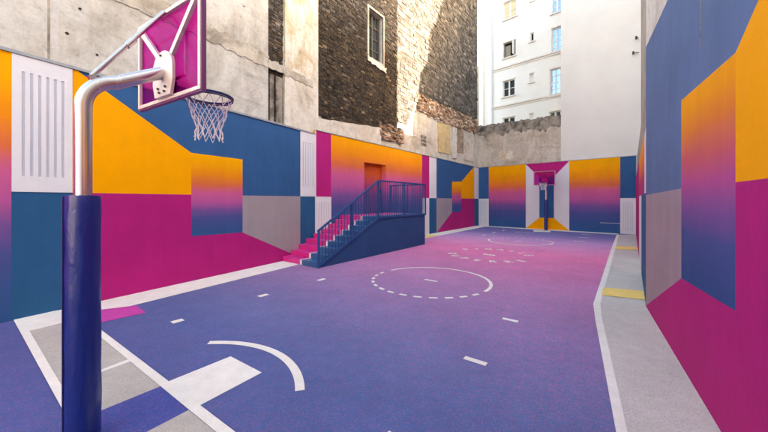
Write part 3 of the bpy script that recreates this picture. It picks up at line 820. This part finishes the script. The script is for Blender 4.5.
# stone block field beyond the brick
ku = LF - 0.02
zs0 = Z(421, 93)[1]; zs1 = Z(478, 121)[1]
zs = min(zs0, zs1)
def zline(pts):
    P_ = [Z(*p) for p in pts]
    def f(u):
        for (a, b), (c, d) in zip(P_, P_[1:]):
            if u <= c: return b + (d - b) * max(0, (u - a)) / (c - a)
        return P_[-1][1]
    return f
bots = zline([(397.4, 125), (411, 120.5), (412, 119), (419, 94), (478.6, 121)])
botr = zline([(417, 110), (440, 121), (478.6, 134)])
MB().prism([(k1 + .002, Z(398, 122)[1]), (U(411), Z(411, 117)[1]), (U(419), Z(419, 92)[1]), (ku, Z(478.4, 119)[1]), (ku, 18.2), (k1 + .002, 18.2)], 0.03, 0.0498).build('mortar_bed', M['mortar_pale'], bb)
block_field('stone_courses', bb, k1 + .002, ku, 5.2, 18.2, 0.34, 0.16, lambda u, z: z > bots(u), 0.02, STONE, None, 0, 0.03)
MB().prism([(U(418), Z(418, 95)[1]), (U(418), Z(418, 108)[1]), (U(440), Z(440, 119.5)[1]), (ku, Z(478, 132)[1]), (ku, Z(478.4, 122)[1])], 0.03, 0.0495).build('mortar_bed', M['mortar_pale'], bb)
block_field('broken_brick_courses', bb, U(417.5), ku, 5.0, 10.2, 0.26, 0.115, lambda u, z: botr(u) < z < bots(u), 0.0, RUIN, None, 0, 0.05)
panel_ = lambda x0, x1, y0, y1, mat, nm, y: MB().prism(ragged([Z(x0, y1), Z(x1, y1 + (x1 - x0) * .2), Z(x1, y0 + (x1 - x0) * .2), Z(x0, y0)], .2, .03), y, 0.049).build(nm, M[mat], bb)
panel_(438.5, 450.5, 122, 152, 'ochre', 'blocked_opening', 0.01)
panel_(437.6, 451.4, 120.4, 122, 'ledge', 'lintel', -0.02)
panel_(411, 417, 112, 136, 'plaster', 'plaster_pier', 0.0)
panel_(453, 457, 127, 158, 'plaster', 'plaster_pier', 0.0)
panel_(457.5, 464, 128, 152, 'brick_ruin', 'brick_patch', 0.02)
panel_(465, 474, 138, 160, 'plaster', 'plaster_patch', 0.02)
u_, z_ = Z(424.3, 140.5)
vent = MB()
for a in range(3):
    for b in range(3): vent.box(u_ - .3 + a * .21, u_ - .3 + a * .21 + .15, 0.02, 0.049, z_ - .3 + b * .21, z_ - .3 + b * .21 + .15)
vent.build('vent_grid', M['stain_top'], bb)

# ------------------------------------------------------------------ rear walls and white building
FWb = FW.back(0.12)
rs = wall_empty('boundary_wall', FWb, label='stained rendered wall with blackened top above the left of the end mural', cat='wall')
U = FWb.u; ue = U(561.0)
z_a = FWb.uz(482, 125)[1]; z_b = FWb.uz(560, 115)[1]
zt_ = (z_a + z_b) / 2
MB().prism([(-0.6, ZF + .034), (ue, ZF + .034), (ue, z_b - .9), (-0.6, z_a - .9)], 0.0, 0.45).build('rendered_face', M['rear_stone'], rs)
top = [(-0.6, z_a - .899)] + [(ue * k / 14, z_a + (z_b - z_a) * k / 14 - .899 - 0.0) for k in range(1, 14)] + [(ue, z_b - .899)]
up = [(-.6 + (ue + .6) * k / 60, z_a + (z_b - z_a) * k / 60 + random.uniform(-.07, .07)) for k in range(61)]
dn_ = [(-.6 + (ue + .6) * k / 40, z_a + (z_b - z_a) * k / 40 - .78 + random.uniform(-.16, .16) + .12 * math.sin(k * .7)) for k in range(41)]
MB().prism([(-.6, z_a - .899), (ue, z_b - .899)] + up[::-1], 0.001, 0.45).build('wall_head', M['rear_stone'], rs)
MB().prism(dn_ + up[::-1], -0.006, 0.0005).build('blackened_top', M['stain_top'], rs)
uu0, uu1 = U(533), U(541)
MB().box(uu0, uu1, -0.05, 0.0, ZF + .04, z_b - 1.0).build('rendered_pier', M['rear_stone'], rs)
MB().prism(ragged([FWb.uz(500, 160), FWb.uz(512, 159), FWb.uz(513, 151), FWb.uz(498, 152)], .15, .05), -0.003, 0.02).build('exposed_patch', M['tan_streak'], rs)

pw = wall_empty('party_wall', FWb, label='tall blank pale wall above the right of the end mural', cat='wall')
ux = U(641)
MB().box(ue + .001, ux, -0.02, 7.0, ZF + .034, 16.5).build('blank_face', M['blank'], pw)
for (x, y, x2, y2) in ((638, 38, 635.5, 39.5), (639, 52.5, 632.5, 54.5)):
    a = FWb.uz(x, y); b = FWb.uz(x2, y2)
    MB().tube([(a[0], -0.02, a[1]), (b[0] + .05, -0.22, b[1])], 0.022, 6).tube([(b[0] + .05, -0.22, b[1] - .08), (b[0] + .05, -0.22, b[1] + .08)], 0.05, 6).build('iron_bracket', M['iron'], pw)

FA = FW.back(2.6)
wb = wall_empty('white_building', FA, label='white apartment building with small windows rising behind the stained wall', cat='building')
U = FA.u; Q = FA.uz
fa0, fa1 = U(484.3), U(566)
wins = []   # (x0,x1,ytop,ybot,kind)
WINS = [(503.6, 516.4, 0.5, 18, 'curtain'), (503.4, 515.6, 41.5, 56.8, 'open'), (503.0, 514.8, 80, 96, 'cross'), (503.0, 514.8, 117.3, 134, 'cross'),
        (530.2, 533.8, 32.6, 41.3, 'slit'), (529.6, 533.4, 73.5, 82.2, 'small'), (529.6, 533.2, 113.6, 122, 'small'), (531, 534, -8.5, 0.8, 'slit'),
        (551.6, 561.9, 27.2, 53.2, 'french'), (551.6, 562.5, -14, 12.2, 'french'), (549.9, 560.7, 68.5, 95.4, 'french'), (549.5, 561, 111.2, 138, 'cross')]
holes = []
for x0, x1, y0, y1, k in WINS:
    xm = (x0 + x1) / 2
    holes.append((U(x0), U(x1), Q(xm, y1)[1], Q(xm, y0)[1]))
slab(fa0, fa1, 0.0, 20, 0.0, 0.30, holes).build('facade_wall', M['facade'], wb)
MB().box(fa0, fa1, 1.2, 6.0, 0.0, 20).build('building_body', M['dark_room'], wb)
for (x0, x1, y0, y1, k), (a, b, c, d) in zip(WINS, holes):
    fr_m = 'frame_old' if k in ('open',) else 'frame_white'
    ww = slab(a + .001, b - .001, c + .001, d - .001, 0.10, 0.17, [(a + .06, b - .06, c + .06, d - .06)]).build('window', M[fr_m], wb)
    gl = 'glass_sky' if k == 'french' else 'glass'
    m_ = (a + b) / 2
    if k in ('cross', 'french', 'curtain'):
        MB().box(m_ - .055, m_ + .055, 0.09, 0.175, c + .06, d - .06).build('mullion', M[fr_m], ww)
        n_h = 2 if k == 'cross' else 4
        for i in range(1, n_h):
            zz = c + (d - c) * i / n_h
            MB().box(a + .06, b - .06, 0.115, 0.165, zz - .02, zz + .02).build('glazing_bar', M[fr_m], ww)
        for (p0, p1) in ((a + .06, m_ - .055), (m_ + .055, b - .06)):
            MB().box(p0, p1, 0.135, 0.145, c + .06, d - .06).build('pane', M[gl] if k != 'curtain' else M['curtain'], ww)
    elif k == 'small':
        MB().box(a + .06, b - .06, 0.135, 0.145, c + .06, d - .06).build('pane', M['frame_white'], ww)
    elif k == 'open':
        MB().box(a + .08, a + .5, 0.20, 0.24, c + .06, d - .2).build('sash', M['frame_old'], ww)
        MB().box(b - .14, b - .10, -0.35, 0.10, c + .06, d - .06).build('open_shutter', M['frame_white'], ww)
    MB().box(a - .12, b + .12, -0.10, 0.10, c - .09, c + .0).build('sill', M['facade_trim'], ww)
    if k != 'slit':
        MB().box(a - .06, b + .06, -0.04, 0.02, d + .0, d + .09).build('head_moulding', M['facade_trim'], ww)
for y in (70.2, 107.6):
    zz = Q(493.8, y)[1]
    MB().box(U(493), fa1, -0.10, -.001, zz - .07, zz + .05).box(U(493), fa1, -0.05, -.001, zz - .22, zz - .16).build('string_course', M['facade_trim'], wb)
MB().box(U(479.0), fa0 - .001, -0.25, 5, 0, 20).build('cream_pier', M['cream'], wb)
MB().tube([(U(492.6), -0.09, 0), (U(492.6), -0.09, 20)], 0.06, 10).build('downpipe', M['pipe'], wb, True)

# ------------------------------------------------------------------ staircase with landing and railing
S0 = ground(318.4, 268.2)
SP = Plane(S0, FL.d)
WID = 1.84
T1 = 2.72; TE = (ground(424.2, 244.3) - S0).dot(FL.d)
ZP = 1.35; NRS = 9; RI = ZP / NRS; TR = T1 / (NRS - 1)
st = wall_empty('staircase', SP, label='pink and blue painted stairs with a railed landing at the doorway', cat='stairs')
for i in range(NRS - 1):
    a, b, z = i * TR, (i + 1) * TR, (i + 1) * RI
    mb = MB()
    mb.box(a, b, 0.045, 0.74, -.02, z, 0); mb.box(a, b, 0.74, 0.83, -.02, z, 1); mb.box(a, b, 0.83, WID, -.02, z, 2)
    mb.build('step', [M['stair_blue'], M['stair_white'], M['stair_pink']], st)
    
mb = MB(); mb.box(T1, TE - .045, 0.045, .74, -.02, ZP, 0); mb.box(T1, TE - .045, .74, .83, -.02, ZP, 1); mb.box(T1, TE - .045, .83, WID + .1, -.02, ZP, 2)
mb.build('landing', [M['stair_blue'], M['stair_white'], M['stair_pink']], st)
sl = (ZP - RI) / T1
MB().prism([(0.02, -.02), (TE, -.02), (TE, ZP - .06), (T1 + .02, ZP - .06), (0.02, 0.03)], 0.0, 0.044).build('side_panel', M['stair_navy'], st)
MB().box(TE - .044, TE, 0.0441, WID + .1, -.02, ZP - .06).build('side_panel', M['stair_navy'], st)
rl = MB()
rl.bar((0.0, -0.012, 0.05), (T1 + .02, -0.012, ZP - .03), 0.05, 0.07)
rl.bar((T1, -0.012, ZP - .03), (TE + .03, -0.012, ZP - .03), 0.05, 0.075)
rl.bar((TE + .012, -0.03, ZP - .032), (TE + .012, WID + .05, ZP - .032), 0.05, 0.075)
rl.build('stringer', M['rail_blue'], st)
HRL = 1.27
rail = MB()
zt0 = HRL - 0.02
rail.bar((-0.03, -0.01, 1.05), (T1, -0.01, ZP + HRL), 0.05, 0.05)
rail.bar((T1 - .02, -0.01, ZP + HRL), (TE + .03, -0.01, ZP + HRL), 0.05, 0.05)
rail.bar((TE + .01, -0.03, ZP + HRL - .001), (TE + .01, WID + .05, ZP + HRL - .001), 0.05, 0.05)
rail = rail.build('railing', M['rail_blue'], st)
bal = MB().box(-.009, .009, -.009, .009, 0, 1).build('baluster', M['rail_blue'], rail)
first = [True]
def baluster(t, y, z0, z1, w=1.0, nm='baluster'):
    if first[0] and nm == 'baluster': o = bal; first[0] = False
    else: o = bal.copy(); o.name = nm; COL.objects.link(o)
    o.parent = rail; o.location = (t, y, z0); o.scale = (w, w, z1 - z0)
for k in range(1, 21):
    t_ = T1 * k / 21
    baluster(t_, -0.01, 0.05 + (ZP - .08) * t_ / T1, 1.05 + (ZP + HRL - 1.05) * t_ / T1 - .02)
nb = 24
for k in range(1, nb):
    t_ = T1 + (TE - T1) * k / nb
    baluster(t_, -0.01, ZP - .03, ZP + HRL - .02)
for k in range(1, 14): baluster(TE + .01, WID * k / 14, ZP - .03, ZP + HRL - .02)
for (t_, y_, z0, z1) in ((-0.0, -.012, 0.0, 1.05), (T1 * .5, -.012, .6, 1.83), (T1, -.012, ZP - .05, ZP + HRL), ((T1 + TE) / 2, -.012, ZP - .05, ZP + HRL), (TE + .012, -.012, ZP - .06, ZP + HRL), (TE + .012, WID + .02, ZP - .05, ZP + HRL)):
    baluster(t_, y_, z0, z1, 2.9, 'post')

# ------------------------------------------------------------------ basketball hoops
def make_hoop(label, loc, rz, target=True):
    h = empty('basketball_hoop', loc, rz, label=label, cat='basketball hoop', group='basketball hoops at the two ends')
    xb = 0.585                      # back of the board
    pr = 0.055
    # bent pole and arm
    path = [(0, 0, 0), (0, 0, 1.2), (0, 0, 2.45)]
    z_e, rad = 2.93, 0.26
    for k in range(13):
        a = math.pi / 2 * k / 12 * 0.86
        path.append((rad * (1 - math.cos(a)), 0, z_e - rad + rad * math.sin(a)))
    path.append((xb - .035, 0, 3.13))
    MB().tube(path, pr, 24).build('pole', M['steel'], h, True)
    MB().tube([(0, 0, 0), (0, 0, 0.02)], 0.098, 24).build('base_plate', M['steel'], h)
    # pad with slightly puckered vinyl
    mb = MB(); seg, rows = 40, 60; b = 0
    for r_ in range(rows + 1):
        z = 0.03 + 1.93 * r_ / rows
        for s_ in range(seg):
            a = 2 * math.pi * s_ / seg
            rr = 0.108 + 0.0022 * math.sin(3 * a + z * 5) * math.sin(z * 7 + a) + 0.0015 * math.sin(9 * a + z * 3.1) * math.sin(z * 11 - 2 * a)
            if r_ == rows or r_ == 0: rr -= 0.006
            mb.v.append((rr * math.cos(a), rr * math.sin(a), z))
    for r_ in range(rows):
        for s_ in range(seg):
            s2 = (s_ + 1) % seg
            mb.f.append((r_ * seg + s_, r_ * seg + s2, (r_ + 1) * seg + s2, (r_ + 1) * seg + s_)); mb.m.append(0)
    mb.f.append(tuple(rows * seg + s_ for s_ in range(seg))); mb.m.append(0)
    pad = mb.build('pole_pad', M['vinyl'], h, True)
    a = R(170)
    MB().bar((0.112 * math.cos(a), 0.112 * math.sin(a), 0.04), (0.112 * math.cos(a), 0.112 * math.sin(a), 1.95), 0.016, 0.012).build('seam', M['navy_vinyl_seam'], pad)
    # board
    y0, y1, z0, z1 = -0.6, 0.6, 2.88, 3.75
    bd = MB().box(xb + .03, xb + .042, y0 + .02, y1 - .02, z0 + .02, z1 - .02).build('backboard', M['acrylic'], h)
    lw = 0.014
    wl = MB()
    for (p, q_) in (((-.29, 3.08), (.29, 3.08)), ((-.29, 3.50), (.29, 3.50)), ((-.29, 3.08), (-.29, 3.50)), ((.29, 3.08), (.29, 3.50))):
        wl.bar((xb + .045, p[0], p[1]), (xb + .045, q_[0], q_[1]), 0.004 if p[1] == q_[1] else 0.004, 0.03)
    if target: wl.build('target_square', M['frame_white'], bd)
    fm_ = MB()
    for (ya, yb, za, zb) in ((y0, y1, z0, z0 + .036), (y0, y1, z1 - .036, z1), (y0, y0 + .036, z0 + .036, z1 - .036), (y1 - .036, y1, z0 + .036, z1 - .036)):
        fm_.box(xb, xb + .0299, ya, yb, za, zb)
    fm_.build('board_frame', M['frame_alu'], h, bevel=0.004)
    ed = MB()
    for (ya, yb, za, zb) in ((y0 - .01, y1 + .01, z0 - .012, z0 - .0005), (y0 - .01, y1 + .01, z1 + .0005, z1 + .012), (y0 - .012, y0 - .0005, z0, z1), (y1 + .0005, y1 + .012, z0, z1)):
        ed.box(xb + .012, xb + .05, ya, yb, za, zb)
    ed.build('edge_trim', M['frame_side'], h)
    for s_ in (-1, 1):
        MB().bar((xb + .004, s_ * .07, 3.26), (xb + .004, s_ * .565, z1 - .03), 0.03, 0.05).build('strut', M['frame_alu'], h)
    # mounting plate: rounded upper half and foot with bolts
    pts = [(0.19 * math.cos(math.pi * k / 12), 3.17 + 0.17 * math.sin(math.pi * k / 12)) for k in range(13)] + [(-0.19, 3.04), (-.15, z0 + .03), (.15, z0 + .03), (.19, 3.04)]
    mb = MB(); n = len(pts)
    mb.v += [(xb - .03, y, z) for y, z in pts] + [(xb - .001, y, z) for y, z in pts]
    mb.f.append(tuple(range(n))); mb.m.append(0); mb.f.append(tuple(reversed(range(n, 2 * n)))); mb.m.append(0)
    for i in range(n): j = (i + 1) % n; mb.f.append((i, n + i, n + j, j)); mb.m.append(0)
    pt = mb.build('mount_plate', M['frame_alu'], h, bevel=0.003)
    for (y, z) in ((-.07, 2.99), (.07, 2.99), (-.05, 2.95), (.05, 2.95), (0.02, 3.3)):
        MB().tube([(xb - .045, y, z), (xb - .029, y, z)], 0.011, 8).build('bolt', M['bolt'], pt)
    # brace from the bend of the arm to the top of the board
    br = MB(); br.tube([(0.05, 0, 2.93), (xb - .01, 0.0, z1 - .03)], 0.019, 12)
    br = br.build('brace', M['steel'], h, True)
    MB().tube([(0.28, 0, 3.27), (0.34, 0, 3.36)], 0.026, 12).build('sleeve', M['steel'], br, True)
    MB().bar((0.075, 0, 2.885), (0.045, 0, 2.935), 0.045, 0.05).build('brace_bracket', M['steel'], br)
    # rim
    rx, rz_, rr = xb + .042 + .15 + .225, 3.03, 0.229
    ring = [(rx + rr * math.cos(2 * math.pi * k / 40), rr * math.sin(2 * math.pi * k / 40), rz_) for k in range(41)]
    rm = MB(); rm.tube(ring, 0.0125, 10, False)
    rm.tube([(x, y, z - .022) for x, y, z in ring], 0.008, 8, False)
    rm = rm.build('rim', M['rim'], h, True)
    mb = MB(); mb.box(xb + .043, xb + .055, -.10, .10, 2.905, 3.055); mb.box(xb + .055, xb + .21, -.08, .08, 3.015, 3.03)
    mb.prism([(xb + .055, 2.92), (xb + .20, 3.014), (xb + .055, 3.014)], -.085, -.075); mb.prism([(xb + .055, 2.92), (xb + .20, 3.014), (xb + .055, 3.014)], .075, .085)
    mb.build('rim_bracket', M['rim'], rm)
    # net: diamond mesh of crossing cords
    nt = MB(); NS = 12; rows = 9
    prof = lambda f: 0.224 - 0.105 * min(1, f * 1.35) ** 0.8 + (0.018 * max(0, f - .75) / .25)
    for s_ in range(NS):
        for dr in (-1, 1):
            pth = []
            for k in range(rows * 3 + 1):
                f = k / (rows * 3)
                a = 2 * math.pi * s_ / NS + dr * (f * 5.0) * math.pi / NS
                wob = 0.006 * math.sin(f * 23 + s_ * 2.1 + dr)
                pth.append((rx + (prof(f) + wob) * math.cos(a), (prof(f) + wob) * math.sin(a), rz_ - .02 - 0.44 * f - 0.012 * math.sin(s_ * 3.7) * f))
            nt.tube(pth, 0.0042, 5)
    nt.build('net', M['net'], h, True)
    return h
pz = 2.47
p_near = Vector(((83.2 - CX) / F * pz, pz))
near_ang = math.atan2(0.82, 0.572) + R(3.6)
make_hoop('steel basketball hoop with navy padded pole, standing on the grey bay by the orange wall', (p_near.x, p_near.y, 0), near_ang)
p_far = ground(546, 230.5)
make_hoop('basketball hoop with navy pole in front of the false corridor on the end wall', (p_far.x, p_far.y, 0), math.atan2(-AX.y, -AX.x), False)
fp = MB().floor([tuple(G(533, 230.3)), tuple(G(534, 231.9)), tuple(G(551, 232.4)), tuple(G(550, 230.9))], 0.012).build('hoop_pad', M['line'], court)

# ------------------------------------------------------------------ unseen houses assumed behind the right walls, outlines shaped to shade the court
DN = 10.8
NB = Plane(FL.p0, FL.d, -DN)                   # parallel to the far left wall, on the other side of the court
ta_ = SUN_H.dot(FL.d) / SUN_H.dot(-FL.n)       # how far the rays slip along the wall per metre across
ds = DN * ta_
sh = DN / SUN_H.dot(-FL.n) * math.tan(R(SUN_EL))
gap = [(s + ds, z + sh) for s, z in [FLb.uz(*p) for p in ((413, 119), (418.5, 100), (421, 72), (428, 62), (430, 32), (436, 24), (443, 0))]]  # roof gap traced back sunward from the lit patch on the left wall
lo = FLb.uz(398, 125)[1] + sh
ga = FLb.u(397.6) + ds
def oblique(pts, T):
    """house mass whose party walls run obliquely back from the street line"""
    mb = MB().prism(pts, -T, 0.0)
    mb.v = [(x - y * ta_, y, z) for x, y, z in mb.v]
    return mb
nb1 = empty('shading_block', (NB.p0.x, NB.p0.y, 0), NB.ang, label='assumed unseen block beyond the tall right mural wall, outline shaped to shade the court', cat='building')
oblique([(-18, 0), (gap[0][0], 0), (gap[0][0], lo - .3), (ga, lo), (ga, 12.6 + sh), (ds - 0.5, 12.6 + sh), (ds - 0.5, 10.4 + sh), (ds - 16, 10.4 + sh), (ds - 16, 7.0), (-18, 7.0)], 5).build('wall_mass', M['facade'], nb1)
nb2 = empty('stepped_shading_block', (NB.p0.x, NB.p0.y, 0), NB.ang, label='assumed unseen stepped house beyond the walkway, edge shaped to let one sun patch through', cat='building')
oblique([(gap[0][0] + .01, 0), (ds + 22, 0), (ds + 22, 18.5), (ds + 17.4, 16.2 + sh), (ds + 16.4, 17.2 + sh), (gap[-1][0] + .6, 17.6 + sh)] + gap[::-1], 5).build('wall_mass', M['blank'], nb2)

# unseen house assumed across the street, added to cut sky light from behind
BK = Plane(Vector((0, 0)) - AX * 15 - Vector((-AX.y, AX.x)) * 22, (-AX.y, AX.x))
sb = empty('back_light_blocker', (BK.p0.x, BK.p0.y, 0), BK.ang, label='added unseen pale house across from the open court end, cutting light from behind', cat='building')
SH = 10.4
wl_h = []
for fl_ in range(3):
    for k in range(14): wl_h.append((1.6 + k * 2.9, 2.7 + k * 2.9, 1.0 + fl_ * 3.2, 3.0 + fl_ * 3.2))
slab(0, 42, 0, SH, 0, 0.35, wl_h).build('facade_wall', M['facade'], sb)
MB().box(0, 42, .36, 8, 0, SH - .01).build('building_body', M['dark_room'], sb)
